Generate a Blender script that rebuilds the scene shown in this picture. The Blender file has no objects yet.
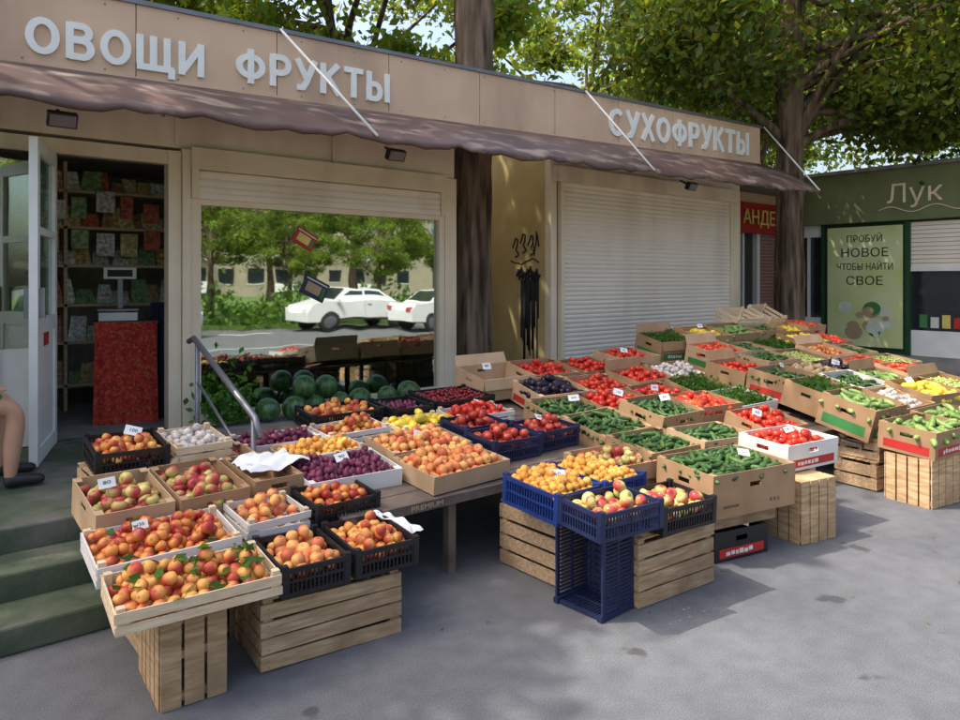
import bpy, math, random
import numpy as np
from mathutils import Vector, Matrix, Euler
random.seed(7); rng=np.random.default_rng(7)
S=bpy.context.scene; COL=S.collection
S.view_settings.view_transform='Standard'; S.view_settings.look='None'; S.view_settings.exposure=0
# ------------------------------------------------------------ materials
def nt(name):
    m=bpy.data.materials.new(name); m.use_nodes=True
    t=m.node_tree; return m,t,t.nodes['Principled BSDF']
def mat(name,c,rough=.7,c2=None,scale=8,bump=0,metal=0,bscale=None,stretch=None,spec=.4,c3=None,scale3=1.2,stretch3=None,bd=.01,vary=0):
    m,t,p=nt(name); N=t.nodes; L=t.links
    p.inputs['Roughness'].default_value=rough; p.inputs['Metallic'].default_value=metal
    p.inputs['Specular IOR Level'].default_value=spec
    tc=N.new('ShaderNodeTexCoord'); mp=N.new('ShaderNodeMapping'); L.new(tc.outputs['Object'],mp.inputs[0])
    if stretch: mp.inputs['Scale'].default_value=stretch
    if c2 is None: c2=tuple(x*.8 for x in c)
    n=N.new('ShaderNodeTexNoise'); n.inputs['Scale'].default_value=scale; n.inputs['Detail'].default_value=6
    L.new(mp.outputs[0],n.inputs['Vector'])
    r=N.new('ShaderNodeValToRGB'); r.color_ramp.elements[0].position=.35; r.color_ramp.elements[1].position=.68
    r.color_ramp.elements[0].color=(*c2,1); r.color_ramp.elements[1].color=(*c,1)
    L.new(n.outputs['Fac'],r.inputs[0]); out=r.outputs[0]
    if c3:
        n3=N.new('ShaderNodeTexNoise'); n3.inputs['Scale'].default_value=scale3; n3.inputs['Detail'].default_value=5
        mp3=N.new('ShaderNodeMapping'); L.new(tc.outputs['Object'],mp3.inputs[0]); L.new(mp3.outputs[0],n3.inputs['Vector'])
        if stretch3: mp3.inputs['Scale'].default_value=stretch3
        r3=N.new('ShaderNodeValToRGB'); r3.color_ramp.elements[0].position=.52; r3.color_ramp.elements[1].position=.68
        L.new(n3.outputs['Fac'],r3.inputs[0])
        mx=N.new('ShaderNodeMix'); mx.data_type='RGBA'; L.new(r3.outputs[0],mx.inputs[0]); L.new(out,mx.inputs[6]); mx.inputs[7].default_value=(*c3,1)
        out=mx.outputs[2]
    if vary:
        oi=N.new('ShaderNodeObjectInfo'); mr=N.new('ShaderNodeMapRange'); mr.inputs[3].default_value=1-vary; mr.inputs[4].default_value=1+vary*.45; L.new(oi.outputs['Random'],mr.inputs[0])
        vm=N.new('ShaderNodeVectorMath'); vm.operation='SCALE'; L.new(out,vm.inputs[0]); L.new(mr.outputs[0],vm.inputs['Scale']); out=vm.outputs[0]
    L.new(out,p.inputs['Base Color'])
    if bump:
        b=N.new('ShaderNodeBump'); b.inputs['Strength'].default_value=bump; b.inputs['Distance'].default_value=bd
        n2=N.new('ShaderNodeTexNoise'); n2.inputs['Scale'].default_value=bscale or scale*5; n2.inputs['Detail'].default_value=4
        L.new(mp.outputs[0],n2.inputs['Vector']); L.new(n2.outputs['Fac'],b.inputs['Height']); L.new(b.outputs[0],p.inputs['Normal'])
    return m
def attr_mat(name,rough=.45,speck=.25,scale=60,trans=0,spec=.4):
    m,t,p=nt(name); N=t.nodes; L=t.links
    a=N.new('ShaderNodeAttribute'); a.attribute_name='Col'
    tc=N.new('ShaderNodeTexCoord'); n=N.new('ShaderNodeTexNoise'); n.inputs['Scale'].default_value=scale; n.inputs['Detail'].default_value=3
    L.new(tc.outputs['Object'],n.inputs['Vector'])
    mr=N.new('ShaderNodeMapRange'); mr.inputs[1].default_value=.3; mr.inputs[2].default_value=.7; mr.inputs[3].default_value=1-speck; mr.inputs[4].default_value=1+speck*.5
    L.new(n.outputs['Fac'],mr.inputs[0])
    mu=N.new('ShaderNodeVectorMath'); mu.operation='SCALE'; L.new(a.outputs['Color'],mu.inputs[0]); L.new(mr.outputs[0],mu.inputs['Scale'])
    L.new(mu.outputs[0],p.inputs['Base Color']); p.inputs['Roughness'].default_value=rough; p.inputs['Specular IOR Level'].default_value=spec
    if trans:
        tr=N.new('ShaderNodeBsdfTranslucent'); s2=N.new('ShaderNodeVectorMath'); s2.operation='MULTIPLY'; s2.inputs[1].default_value=(2.4,2.0,.9)
        L.new(a.outputs['Color'],s2.inputs[0]); L.new(s2.outputs[0],tr.inputs['Color'])
        mx=N.new('ShaderNodeMixShader'); mx.inputs[0].default_value=trans
        L.new(p.outputs[0],mx.inputs[1]); L.new(tr.outputs[0],mx.inputs[2]); L.new(mx.outputs[0],N['Material Output'].inputs[0])
    return m
M={}
M['cream']=mat('cream_panel',(.82,.69,.50),.55,(.76,.62,.44),3,.05,c3=(.64,.51,.35),scale3=2,stretch3=(1,1,.25))
M['shutter']=mat('roller_shutter',(.87,.77,.64),.45,(.80,.70,.57),1.5,c3=(.74,.63,.50),scale3=1.2,stretch3=(1.5,1,.35))
M['ochre']=mat('ochre_panel',(.66,.50,.23),.6,(.54,.40,.17),2.5,.05,c3=(.40,.28,.12),scale3=2,stretch3=(1,1,.3))
M['fascia']=mat('fascia_panel',(.68,.46,.31),.5,(.61,.41,.27),2,0,0,None,None,.4,(.50,.33,.22),1.5,(1,1,.3))
M['white']=mat('white_plastic',(.80,.79,.75),.4,(.72,.71,.66),5)
M['letter']=mat('letter_white',(.85,.83,.78),.4,(.8,.78,.72))
M['awning']=mat('awning_metal',(.155,.09,.07),.5,(.075,.045,.036),1.6,.35,0,5,None,.5,(.30,.22,.175),3,(1,2.5,1))
M['wood']=mat('crate_wood',(.62,.43,.25),.75,(.38,.24,.12),7,.3,0,30,(1,1,7),.2,(.34,.23,.13),2.5,vary=.22)
M['woodh']=mat('crate_wood_h',(.64,.46,.28),.75,(.40,.26,.14),7,.3,0,30,(1,7,9),.2,(.33,.21,.12),2.5,vary=.25)
M['woodp']=mat('pale_wood',(.74,.60,.42),.7,(.60,.45,.28),8,.2,0,30,(1,6,8),.2,vary=.15)
M['oldwood']=mat('old_table_wood',(.17,.13,.10),.8,(.08,.06,.05),6,.3)
M['card']=mat('cardboard',(.46,.285,.155),.85,(.36,.215,.11),5,.1,vary=.25)
M['cardl']=mat('cardboard_light',(.55,.38,.23),.85,(.45,.30,.17),5,.1,vary=.2)
M['cardw']=mat('cardboard_white',(.72,.70,.66),.7,(.62,.58,.54),4)
M['red']=mat('red_print',(.50,.03,.025),.6)
M['grn']=mat('green_print',(.05,.22,.06),.6)
M['blk']=mat('black_plastic',(.018,.018,.02),.4)
M['navy']=mat('navy_plastic',(.018,.026,.075),.4)
M['blue']=mat('blue_plastic',(.018,.045,.20),.4)
M['metal']=mat('grey_metal',(.22,.22,.24),.4,None,5,0,.6)
M['dark']=mat('dark_interior',(.05,.045,.04),.8)
M['room']=mat('room_wall',(.72,.66,.56),.8)
M['step']=mat('mossy_step',(.10,.12,.075),.75,(.05,.07,.04),4,.4,0,40,None,.4,(.16,.15,.13),2)
M['conc']=mat('concrete',(.30,.28,.25),.85,(.2,.19,.17),4,.3)
M['bark']=mat('bark',(.24,.175,.12),.9,(.045,.030,.02),11,1.0,0,11,(1,1,.13),.1,(.12,.09,.06),1.5,(1,1,.3),bd=.035)
M['tag']=mat('price_card',(.82,.82,.82),.6)
M['ink']=mat('ink',(.015,.015,.02),.6)
M['grass']=mat('grass',(.12,.19,.04),.9,(.06,.11,.02),3,.6,0,80)
M['road']=mat('road_asphalt',(.13,.13,.135),.9,(.10,.10,.105),3,.3,0,90)
M['kerb']=mat('kerb',(.4,.39,.37),.85)
M['olive']=mat('olive_green_panel',(.17,.19,.08),.6,(.13,.15,.06),2)
M['dgreen']=mat('dark_green_frame',(.02,.07,.03),.4)
M['signred']=mat('sign_red',(.40,.015,.012),.4)
M['gold']=mat('sign_yellow',(.8,.6,.15),.5)
M['cloth']=mat('red_cloth',(.62,.06,.04),.8,(.36,.02,.02),14,0,0,None,None,.2,(.50,.18,.06),38)
M['dnavy']=mat('navy_cloth',(.012,.014,.035),.8)
M['skin']=mat('skin',(.56,.31,.20),.5,(.50,.26,.16),6)
M['shorts']=mat('green_shorts',(.12,.28,.09),.85)
M['shirt']=mat('grey_shirt',(.2,.22,.26),.85)
M['hair']=mat('hair',(.04,.03,.02),.8)
M['shoe']=mat('shoe',(.02,.02,.02),.5)
M['carw']=mat('car_paint_white',(.75,.75,.76),.2,(.72,.72,.73),1,spec=.6)
M['carr']=mat('car_paint_grey',(.25,.27,.3),.2,(.24,.26,.29),1,spec=.6)
M['tyre']=mat('tyre',(.02,.02,.02),.8)
M['bldg']=mat('apartment_wall',(.40,.34,.26),.8,(.34,.28,.20),1)
M['papr']=mat('white_paper',(.82,.82,.84),.7)
M['melon']=mat('watermelon_skin',(.11,.22,.06),.35,(.02,.06,.015),9,0,0,None,(4,4,.6),.5)
M['poster']=mat('poster_lime',(.50,.58,.20),.5,(.64,.68,.38),1.6)
M['posterw']=mat('poster_white',(.7,.72,.68),.5,(.5,.55,.4),3)
m,t,p=nt('brick'); 
b=t.nodes.new('ShaderNodeTexBrick'); b.inputs['Color1'].default_value=(.3,.1,.06,1); b.inputs['Color2'].default_value=(.24,.08,.05,1); b.inputs['Mortar'].default_value=(.4,.38,.35,1); b.inputs['Scale'].default_value=4
tc=t.nodes.new('ShaderNodeTexCoord'); mp=t.nodes.new('ShaderNodeMapping'); mp.inputs['Rotation'].default_value=(math.radians(90),0,0)
t.links.new(tc.outputs['Object'],mp.inputs[0]); t.links.new(mp.outputs[0],b.inputs[0]); t.links.new(b.outputs[0],p.inputs['Base Color']); M['brick']=m
m=bpy.data.materials.new('shop_glass'); m.use_nodes=True; t=m.node_tree; t.nodes.remove(t.nodes['Principled BSDF'])
g=t.nodes.new('ShaderNodeBsdfGlossy'); g.inputs['Roughness'].default_value=.018; g.inputs['Color'].default_value=(.80,.88,.84,1)
tr=t.nodes.new('ShaderNodeBsdfTransparent'); tr.inputs['Color'].default_value=(.70,.78,.74,1)
mx=t.nodes.new('ShaderNodeMixShader'); mx.inputs[0].default_value=.55
nz=t.nodes.new('ShaderNodeTexNoise'); nz.inputs['Scale'].default_value=1.2; nz.inputs['Detail'].default_value=2; bp=t.nodes.new('ShaderNodeBump'); bp.inputs['Strength'].default_value=.11; bp.inputs['Distance'].default_value=.02
tc=t.nodes.new('ShaderNodeTexCoord'); t.links.new(tc.outputs['Object'],nz.inputs['Vector']); t.links.new(nz.outputs['Fac'],bp.inputs['Height']); t.links.new(bp.outputs[0],g.inputs['Normal'])
t.links.new(tr.outputs[0],mx.inputs[1]); t.links.new(g.outputs[0],mx.inputs[2]); t.links.new(mx.outputs[0],t.nodes['Material Output'].inputs[0]); M['glass']=m
M['cglass']=mat('car_glass',(.02,.025,.03),.05,spec=.8)
M['fruit']=attr_mat('fruit_skin',.5,.25,45); M['shiny']=attr_mat('glossy_skin',.28,.12,45)
M['leaf']=attr_mat('leaf',.5,.2,3,.45,.25); M['goods']=attr_mat('packaged_goods',.35,.6,30)
m,t,p=nt('asphalt_pavement'); N=t.nodes; L=t.links
tc=N.new('ShaderNodeTexCoord')
def noise(s,d=6):
    n=N.new('ShaderNodeTexNoise'); n.inputs['Scale'].default_value=s; n.inputs['Detail'].default_value=d; L.new(tc.outputs['Object'],n.inputs['Vector']); return n
def ramp(src,a,ca,b_,cb):
    r=N.new('ShaderNodeValToRGB'); r.color_ramp.elements[0].position=a; r.color_ramp.elements[1].position=b_; r.color_ramp.elements[0].color=ca; r.color_ramp.elements[1].color=cb; L.new(src,r.inputs[0]); return r
def mul(a,b_,f=1):
    x=N.new('ShaderNodeMix'); x.data_type='RGBA'; x.blend_type='MULTIPLY'; x.inputs[0].default_value=f; L.new(a,x.inputs[6]); L.new(b_,x.inputs[7]); return x.outputs[2]
base=ramp(noise(.8).outputs['Fac'],.32,(.088,.092,.100,1),.66,(.128,.132,.140,1)).outputs[0]
mid=ramp(noise(9,5).outputs['Fac'],.35,(.88,.88,.88,1),.65,(1.08,1.08,1.08,1)).outputs[0]
sp=ramp(noise(170,3).outputs['Fac'],.35,(.70,.70,.70,1),.65,(1.25,1.25,1.25,1)).outputs[0]
st=ramp(noise(3.4,3).outputs['Fac'],.29,(.50,.48,.47,1),.325,(1,1,1,1)).outputs[0]
L.new(mul(mul(mul(base,sp),st),mid),p.inputs['Base Color']); p.inputs['Roughness'].default_value=.8
bp=N.new('ShaderNodeBump'); bp.inputs['Strength'].default_value=.6; bp.inputs['Distance'].default_value=.004; L.new(noise(120,4).outputs['Fac'],bp.inputs['Height']); L.new(bp.outputs[0],p.inputs['Normal'])
M['asphalt']=m
# ------------------------------------------------------------ builders
class MB:
    def __init__(s): s.v=[]; s.f=[]; s.m=[]; s.ms=[]; s.sm=[]
    def mi(s,k):
        if k not in s.ms: s.ms.append(k)
        return s.ms.index(k)
    def add(s,vs,fs,k,smooth=False):
        o=len(s.v); s.v+= [tuple(v) for v in vs]; i=s.mi(k)
        for f in fs: s.f.append(tuple(o+j for j in f)); s.m.append(i); s.sm.append(smooth)
    def box(s,x0,x1,y0,y1,z0,z1,k,R=None):
        vs=[(x,y,z) for z in (z0,z1) for y in (y0,y1) for x in (x0,x1)]
        if R: vs=[R@Vector(v) for v in vs]
        s.add(vs,[(0,2,3,1),(4,5,7,6),(0,1,5,4),(2,6,7,3),(0,4,6,2),(1,3,7,5)],k)
    def tube(s,pts,rs,k,n=8,caps=True):
        pts=[Vector(p) for p in pts]; vs=[]; fs=[]
        if not hasattr(rs,'__len__'): rs=[rs]*len(pts)
        for i,p in enumerate(pts):
            d=(pts[min(i+1,len(pts)-1)]-pts[max(i-1,0)]).normalized()
            a=d.orthogonal().normalized() if i==0 else (a-d*a.dot(d)).normalized()
            b=d.cross(a)
            for j in range(n):
                t=2*math.pi*j/n; vs.append(p+(a*math.cos(t)+b*math.sin(t))*rs[i])
        for i in range(len(pts)-1):
            for j in range(n): fs.append((i*n+j,i*n+(j+1)%n,(i+1)*n+(j+1)%n,(i+1)*n+j))
        if caps: fs.append(tuple(range(n-1,-1,-1))); fs.append(tuple(range((len(pts)-1)*n,len(pts)*n)))
        s.add(vs,fs,k,True)
    def build(s,name,parent=None,loc=(0,0,0),rot=(0,0,0),bevel=0):
        me=bpy.data.meshes.new(name); me.from_pydata(s.v,[],s.f)
        for k in s.ms: me.materials.append(M[k])
        me.polygons.foreach_set('material_index',s.m); me.polygons.foreach_set('use_smooth',s.sm); me.update()
        o=bpy.data.objects.new(name,me); COL.objects.link(o); o.location=loc; o.rotation_euler=rot
        if parent: o.parent=parent
        if bevel:
            b=o.modifiers.new('b','BEVEL'); b.width=bevel; b.segments=2; b.limit_method='ANGLE'
        return o
def empty(name,loc=(0,0,0)):
    e=bpy.data.objects.new(name,None); e.location=loc; COL.objects.link(e); return e
def npmesh(name,V,T,C,mk,parent=None,loc=(0,0,0),rot=(0,0,0),smooth=True,k=3):
    me=bpy.data.meshes.new(name); V=np.asarray(V,np.float32); T=np.asarray(T,np.int32)
    me.vertices.add(len(V)); me.vertices.foreach_set('co',V.ravel())
    me.loops.add(T.size); me.loops.foreach_set('vertex_index',T.ravel())
    me.polygons.add(len(T)); me.polygons.foreach_set('loop_start',np.arange(0,T.size,k,dtype=np.int32))
    me.polygons.foreach_set('use_smooth',np.full(len(T),smooth))
    me.update(calc_edges=True)
    a=me.attributes.new('Col','FLOAT_COLOR','POINT'); C=np.concatenate([np.asarray(C,np.float32),np.ones((len(V),1),np.float32)],1); a.data.foreach_set('color',C.ravel())
    me.materials.append(M[mk]); o=bpy.data.objects.new(name,me); COL.objects.link(o); o.location=loc; o.rotation_euler=rot
    if parent: o.parent=parent
    return o
def text(s,name,loc,rot,w,h,mk,parent=None,ext=.008):
    c=bpy.data.curves.new(name,'FONT'); c.body=s; c.extrude=ext; c.align_x='CENTER'; c.align_y='CENTER'; c.materials.append(M[mk]); c.resolution_u=3
    o=bpy.data.objects.new(name,c); COL.objects.link(o); bpy.context.view_layer.update()
    d=o.dimensions; sx=w/max(d.x,.01); sy=(h/max(d.y,.01)) if h else sx
    o.scale=(sx,sy,1); o.location=loc; o.rotation_euler=rot
    if parent: o.parent=parent
    return o
# stroke-built block letters
def arc(cx,cy,rx,ry,a0,a1,n=20): return [(cx+rx*math.cos(math.radians(a0+(a1-a0)*i/n)),cy+ry*math.sin(math.radians(a0+(a1-a0)*i/n))) for i in range(n+1)]
t_=.092 # half stroke
LET={'О':(.78,[arc(.39,.5,.39-t_,.5-t_,0,360,28)]),
'С':(.74,[arc(.40,.5,.40-t_,.5-t_,48,312,22)]),
'В':(.68,[[(t_,0),(t_,1)],[(t_,1-t_*.8),(.36,1-t_*.8)]+arc(.36,.745,.19,.187,80,-80,8)+[(.36,.545),(t_,.545)],[(t_,.53),(.38,.53)]+arc(.38,.30,.215,.232,80,-80,8)+[(.36,t_*.8),(t_,t_*.8)]]),
'Щ':(1.0,[[(t_,0),(t_,1)],[(.45,0),(.45,1)],[(.82,0),(.82,1)],[(0,t_*.8),(1,t_*.8)],[(.94,.1),(.94,-.2)]]),
'И':(.72,[[(t_,0),(t_,1)],[(.72-t_,0),(.72-t_,1)],[(t_*1.1,.1),(.72-t_*1.1,.9)]]),
'Ф':(.86,[[(.43,-.03),(.43,1.03)],arc(.43,.5,.43-t_,.30,0,360,28)]),
'Р':(.66,[[(t_,0),(t_,1)],[(t_,1-t_*.8),(.34,1-t_*.8)]+arc(.34,.69,.23,.24,85,-85,10)+[(.34,.44),(t_,.44)]]),
'У':(.68,[[(.05,1),(.36,.38)],[(.64,1),(.34,.25),(.24,.09),(.06,.085)]]),
'К':(.68,[[(t_,0),(t_,1)],[(t_,.45),(.60,1)],[(.24,.56),(.63,0)]]),
'Т':(.66,[[(.33,0),(.33,1)],[(0,1-t_*.8),(.66,1-t_*.8)]]),
'Ы':(.86,[[(t_,0),(t_,1)],[(t_,.58),(.30,.58)]+arc(.30,.325,.2,.255,85,-85,10)+[(.30,t_*.8),(t_,t_*.8)],[(.86-t_,0),(.86-t_,1)]]),
'Х':(.70,[[(.06,0),(.64,1)],[(.06,1),(.64,0)]])}
def ribbon(b,pts,hw,f,y0,y1,k):
    closed=math.dist(pts[0],pts[-1])<1e-6
    if closed: pts=pts[:-1]
    n=len(pts); Lf=[];Rt=[]
    for i in range(n):
        p=np.array(pts[i]); a=np.array(pts[i-1]) if (i>0 or closed) else None; c=np.array(pts[(i+1)%n]) if (i<n-1 or closed) else None
        d1=(p-a)/(np.linalg.norm(p-a)+1e-9) if a is not None else None; d2=(c-p)/(np.linalg.norm(c-p)+1e-9) if c is not None else None
        if d1 is None:d1=d2
        if d2 is None:d2=d1
        nn=np.array([-(d1+d2)[1],(d1+d2)[0]]); nn/=np.linalg.norm(nn)+1e-9; m_=nn/max(.6,nn@np.array([-d1[1],d1[0]]))
        Lf.append(p+m_*hw); Rt.append(p-m_*hw)
    seg=n if closed else n-1
    vs=[]
    for i in range(n):
        for y in(y0,y1):
            for q in(Lf[i],Rt[i]): x,z=f(q[0],q[1]); vs.append((x,y,z))
    fs=[]
    for i in range(seg):
        a=i*4;c=((i+1)%n)*4; fs+=[(a,a+1,c+1,c),(a+2,c+2,c+3,a+3),(a,c,c+2,a+2),(a+1,a+3,c+3,c+1)]
    if not closed: fs+=[(0,2,3,1),((n-1)*4,(n-1)*4+1,(n-1)*4+3,(n-1)*4+2)]
    b.add(vs,fs,k)
def block_text(s,name,x0,x1,h,zc,slope,yf,par):
    gap=.14; tot=sum(LET[c][0] for c in s)+gap*(len(s)-1); sx=(x1-x0)/tot; b=MB(); X=0; q=0
    for c in s:
        w_,st_=LET[c]
        for pts in st_:
            f=lambda u,v,X=X:(x0+(X+u)*sx, zc+(v-.5)*h+slope*((X+u)*sx-(x1-x0)/2))
            ribbon(b,pts,t_,f,yf-.0006*(q%5),yf+.02,'letter'); q+=1
        X+=w_+gap
    return b.build(name,par)
# ------------------------------------------------------------ produce
def lathe(f,seg=10,rings=7):
    V=[(0,0,f(0)[1])]
    for i in range(1,rings):
        r,z=f(math.pi*i/rings)
        for j in range(seg): V.append((r*math.cos(2*math.pi*j/seg),r*math.sin(2*math.pi*j/seg),z))
    V.append((0,0,f(math.pi)[1])); T=[]
    for j in range(seg): T.append((0,1+j,1+(j+1)%seg))
    for i in range(rings-2):
        for j in range(seg):
            a=1+i*seg+j; b=1+i*seg+(j+1)%seg; c=a+seg; d=b+seg; T+=[(a,c,d),(a,d,b)]
    o=1+(rings-2)*seg; e=len(V)-1
    for j in range(seg): T.append((o+j,e,o+(j+1)%seg))
    return np.array(V),np.array(T)
SH={'round':lathe(lambda t:(math.sin(t),math.cos(t)*.95-.18*math.exp(-(t/.35)**2)),12,9),
 'apple':lathe(lambda t:(math.sin(t)*(1+.08*math.cos(t)),math.cos(t)*.9-.3*math.exp(-(t/.4)**2)+.15*math.exp(-((math.pi-t)/.3)**2)),12,9),
 'flat':lathe(lambda t:(math.sin(t),math.cos(t)*.78-.12*math.exp(-(t/.4)**2))),
 'long':lathe(lambda t:(math.sin(t)**.6,math.cos(t)*3.6),8,8),
 'egg':lathe(lambda t:(math.sin(t)**.8*(1.1-.35*math.cos(t)),math.cos(t)*2.3),8,8),
 'pear':lathe(lambda t:(math.sin(t)*(1-.3*math.cos(t)),math.cos(t)*1.3),8,7)}
K={ # shape, radius, colA, colB(blush), material, blush strength
 'peach':('round',.028,(.82,.40,.09),(.48,.06,.035),'fruit',1.4),
 'peachl':('round',.030,(.85,.44,.13),(.66,.15,.06),'fruit',1.2),
 'nectar':('round',.027,(.74,.28,.055),(.40,.03,.025),'shiny',1.3),
 'apricot':('round',.022,(.88,.50,.09),(.82,.33,.06),'fruit',.5),
 'apple':('apple',.033,(.58,.52,.16),(.46,.05,.05),'shiny',1.4),
 'redapple':('apple',.033,(.50,.08,.04),(.32,.02,.025),'shiny',.8),
 'plum':('pear',.019,(.20,.03,.07),(.10,.015,.05),'fruit',.7),
 'cherry':('round',.015,(.25,.01,.015),(.12,.005,.01),'shiny',.7),
 'tomato':('flat',.033,(.68,.055,.02),(.54,.022,.013),'shiny',.6),
 'cuke':('long',.016,(.075,.15,.035),(.03,.08,.018),'fruit',.7),
 'zuke':('long',.022,(.27,.38,.12),(.16,.27,.06),'fruit',.5),
 'eggp':('egg',.032,(.025,.012,.03),(.015,.008,.02),'shiny',.5),
 'ypep':('egg',.026,(.85,.58,.05),(.65,.55,.07),'shiny',.5),
 'rpep':('egg',.026,(.6,.03,.02),(.65,.12,.03),'shiny',.5),
 'garlic':('round',.026,(.70,.65,.57),(.55,.46,.42),'fruit',.5),
 'grape':('round',.013,(.46,.55,.15),(.34,.42,.10),'shiny',.5),
 'potato':('pear',.028,(.45,.33,.18),(.35,.24,.12),'fruit',.5),
 'herb':None}
NM={'peach':'peaches','peachl':'peaches','nectar':'nectarines','apricot':'apricots','apple':'apples','redapple':'red_apples','plum':'plums','cherry':'cherries','tomato':'tomatoes','cuke':'cucumbers','zuke':'zucchini','eggp':'eggplants','ypep':'yellow_peppers','rpep':'red_peppers','garlic':'garlic','grape':'grapes','potato':'potatoes','herb':'fresh_herbs'}
def rotm(n,flat=False):
    if flat:
        a=rng.normal(.5,.7,n); b=rng.normal(math.pi/2,.18,n)
    else:
        a=rng.uniform(0,6.28,n); b=np.abs(rng.normal(0,1.0,n))
    ca,sa,cb,sb=np.cos(a),np.sin(a),np.cos(b),np.sin(b)
    R=np.zeros((n,3,3)); R[:,0,0]=ca*cb;R[:,0,1]=-sa;R[:,0,2]=ca*sb;R[:,1,0]=sa*cb;R[:,1,1]=ca;R[:,1,2]=sa*sb;R[:,2,0]=-sb;R[:,2,2]=cb
    return R
def leafquads(P,size,C,up=.5,jit=.25):
    n=len(P); a=rng.normal(size=(n,3)); a/=np.linalg.norm(a,axis=1)[:,None]
    b=rng.normal(size=(n,3)); b[:,2]+=up; b=np.cross(a,b); b/=np.linalg.norm(b,axis=1)[:,None]+1e-6
    s=size*rng.uniform(.7,1.3,(n,1)); w=s*.55
    V=np.stack([P-a*s,P+b*w-a*s*.1,P+a*s,P-b*w-a*s*.1],1).reshape(-1,3)
    T=np.arange(4*n).reshape(n,4); return V,T,np.repeat(C,4,0)
def produce(kind,w,d,z,parent,heap=.6,full=1.0,leaves=0):
    if kind is None: return
    if kind=='herb':
        n=int(w*d*5200); P=np.stack([rng.uniform(-w/2,w/2,n)*.95,rng.uniform(-d/2,d/2,n)*.95,z+rng.uniform(-.04,.06,n)+.03*np.sin(rng.uniform(-w/2,w/2,n)*30)],1)
        C=np.array((.06,.15,.028))*rng.uniform(.5,1.5,(n,1)); V,T,C=leafquads(P,.022,C,1.5)
        return npmesh('fresh_herbs',V,T,C,'leaf',parent,smooth=False,k=4)
    sh,r,ca,cb,mk,bl=K[kind]; V0,T0=SH[sh]
    longk=sh in('long','egg'); L_=3.2 if sh=='long' else 2.0
    P=[]
    if longk: sx=r*L_*1.7; sy=r*1.9
    else: sx=r*1.95; sy=r*1.72
    for lay in range(3):
        ins=lay*r*(1.1 if lay else 0)
        ww=w-2*r*.95-2*ins; dd=d-2*r*.95-2*ins
        if ww<r or dd<r: break
        ny=max(1,int(dd/sy)+1); nx=max(1,int(ww/sx)+1)
        for j in range(ny):
            for i in range(nx):
                if lay>0 and random.random()>(heap if lay==1 else heap*.45): continue
                if lay==0 and random.random()>full: continue
                x=(-ww/2+ (i+(.5 if (j+lay)%2 else 0))*ww/max(nx-.5,1)) if nx>1 else 0
                y=-dd/2+j*dd/max(ny-1,1) if ny>1 else 0
                P.append((x+random.gauss(0,r*.2),y+random.gauss(0,r*.2),z-r*.3+lay*r*1.15+random.gauss(0,r*.16)))
    P=np.array(P); n=len(P); R=rotm(n,longk)
    sc=r*rng.uniform(.84,1.12,(n,1,1))
    loc=V0[None]*sc
    if sh=='long': loc[:,:,0]+= (V0[None,:,2]**2)*r*.06*rng.uniform(-1,1,(n,1))
    W=np.einsum('nij,nkj->nki',R,loc)+P[:,None,:]
    bd=rng.normal(size=(n,3)); bd/=np.linalg.norm(bd,axis=1)[:,None]
    nn=V0/np.maximum(np.linalg.norm(V0,axis=1)[:,None],.01)
    f=np.clip(.45+bl*.6*np.einsum('kj,nj->nk',nn,bd)+rng.normal(0,.25,(n,1)),0,1)[...,None]
    C=np.array(ca)*(1-f)+np.array(cb)*f; C=C*rng.uniform(.82,1.1,(n,1,1))
    if sh in('round','flat','apple'): C[:,0]*=.35
    T=(T0[None]+np.arange(n)[:,None,None]*len(V0)).reshape(-1,3)
    npmesh(NM[kind],W.reshape(-1,3),T,C.reshape(-1,3),mk,parent)
    if leaves:
        Q=P[rng.integers(0,n,leaves)]+np.stack([rng.normal(0,.02,leaves),rng.normal(0,.02,leaves),np.full(leaves,r*1.15)],1)
        V,T,C=leafquads(Q,.036,np.array((.05,.13,.025))*rng.uniform(.6,1.5,(leaves,1)),0)
        zc=np.repeat(Q[:,2],4); V[:,2]=zc+(V[:,2]-zc)*.45
        npmesh('fruit_leaves',V,T,C,'leaf',parent,smooth=False,k=4)
# ------------------------------------------------------------ boxes
def slat_box(b,w,d,h,k,post='wood',n=3,th=.009,bottom=True,gap=.28,px=.028):
    for sx in(-1,1):
        for sy in(-1,1):
            x=sx*(w/2-px/2-th); y=sy*(d/2-px/2-th); b.box(x-px/2,x+px/2,y-px/2,y+px/2,.002,h+.012,post)
    sh=h/n
    for i in range(n):
        z0=i*sh+sh*gap/2*random.uniform(.6,1.3); z1=(i+1)*sh-sh*gap/2*random.uniform(.4,1.1)
        j=lambda:random.uniform(-.003,.003)
        def sl(x0,x1,y0,y1):
            q=random.uniform(-.005,.005)
            vs=[(x,y,z+(q if x>0 else -q)) for z in(z0,z1) for y in(y0,y1) for x in(x0,x1)]
            b.add(vs,[(0,2,3,1),(4,5,7,6),(0,1,5,4),(2,6,7,3),(0,4,6,2),(1,3,7,5)],k)
        sl(-w/2+j(),w/2+j(),-d/2,-d/2+th); sl(-w/2+j(),w/2+j(),d/2-th,d/2)
        b.box(-w/2,-w/2+th,-d/2+th+.001,d/2-th-.001,z0+.002,z1-.002,k); b.box(w/2-th,w/2,-d/2+th+.001,d/2-th-.001,z0+.002,z1-.002,k)
    if bottom:
        m=6
        for i in range(m):
            y0=-d/2+th+i*(d-2*th)/m; b.box(-w/2+th,w/2-th,y0+.004,y0+(d-2*th)/m-.004,.004,.012,k)
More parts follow.
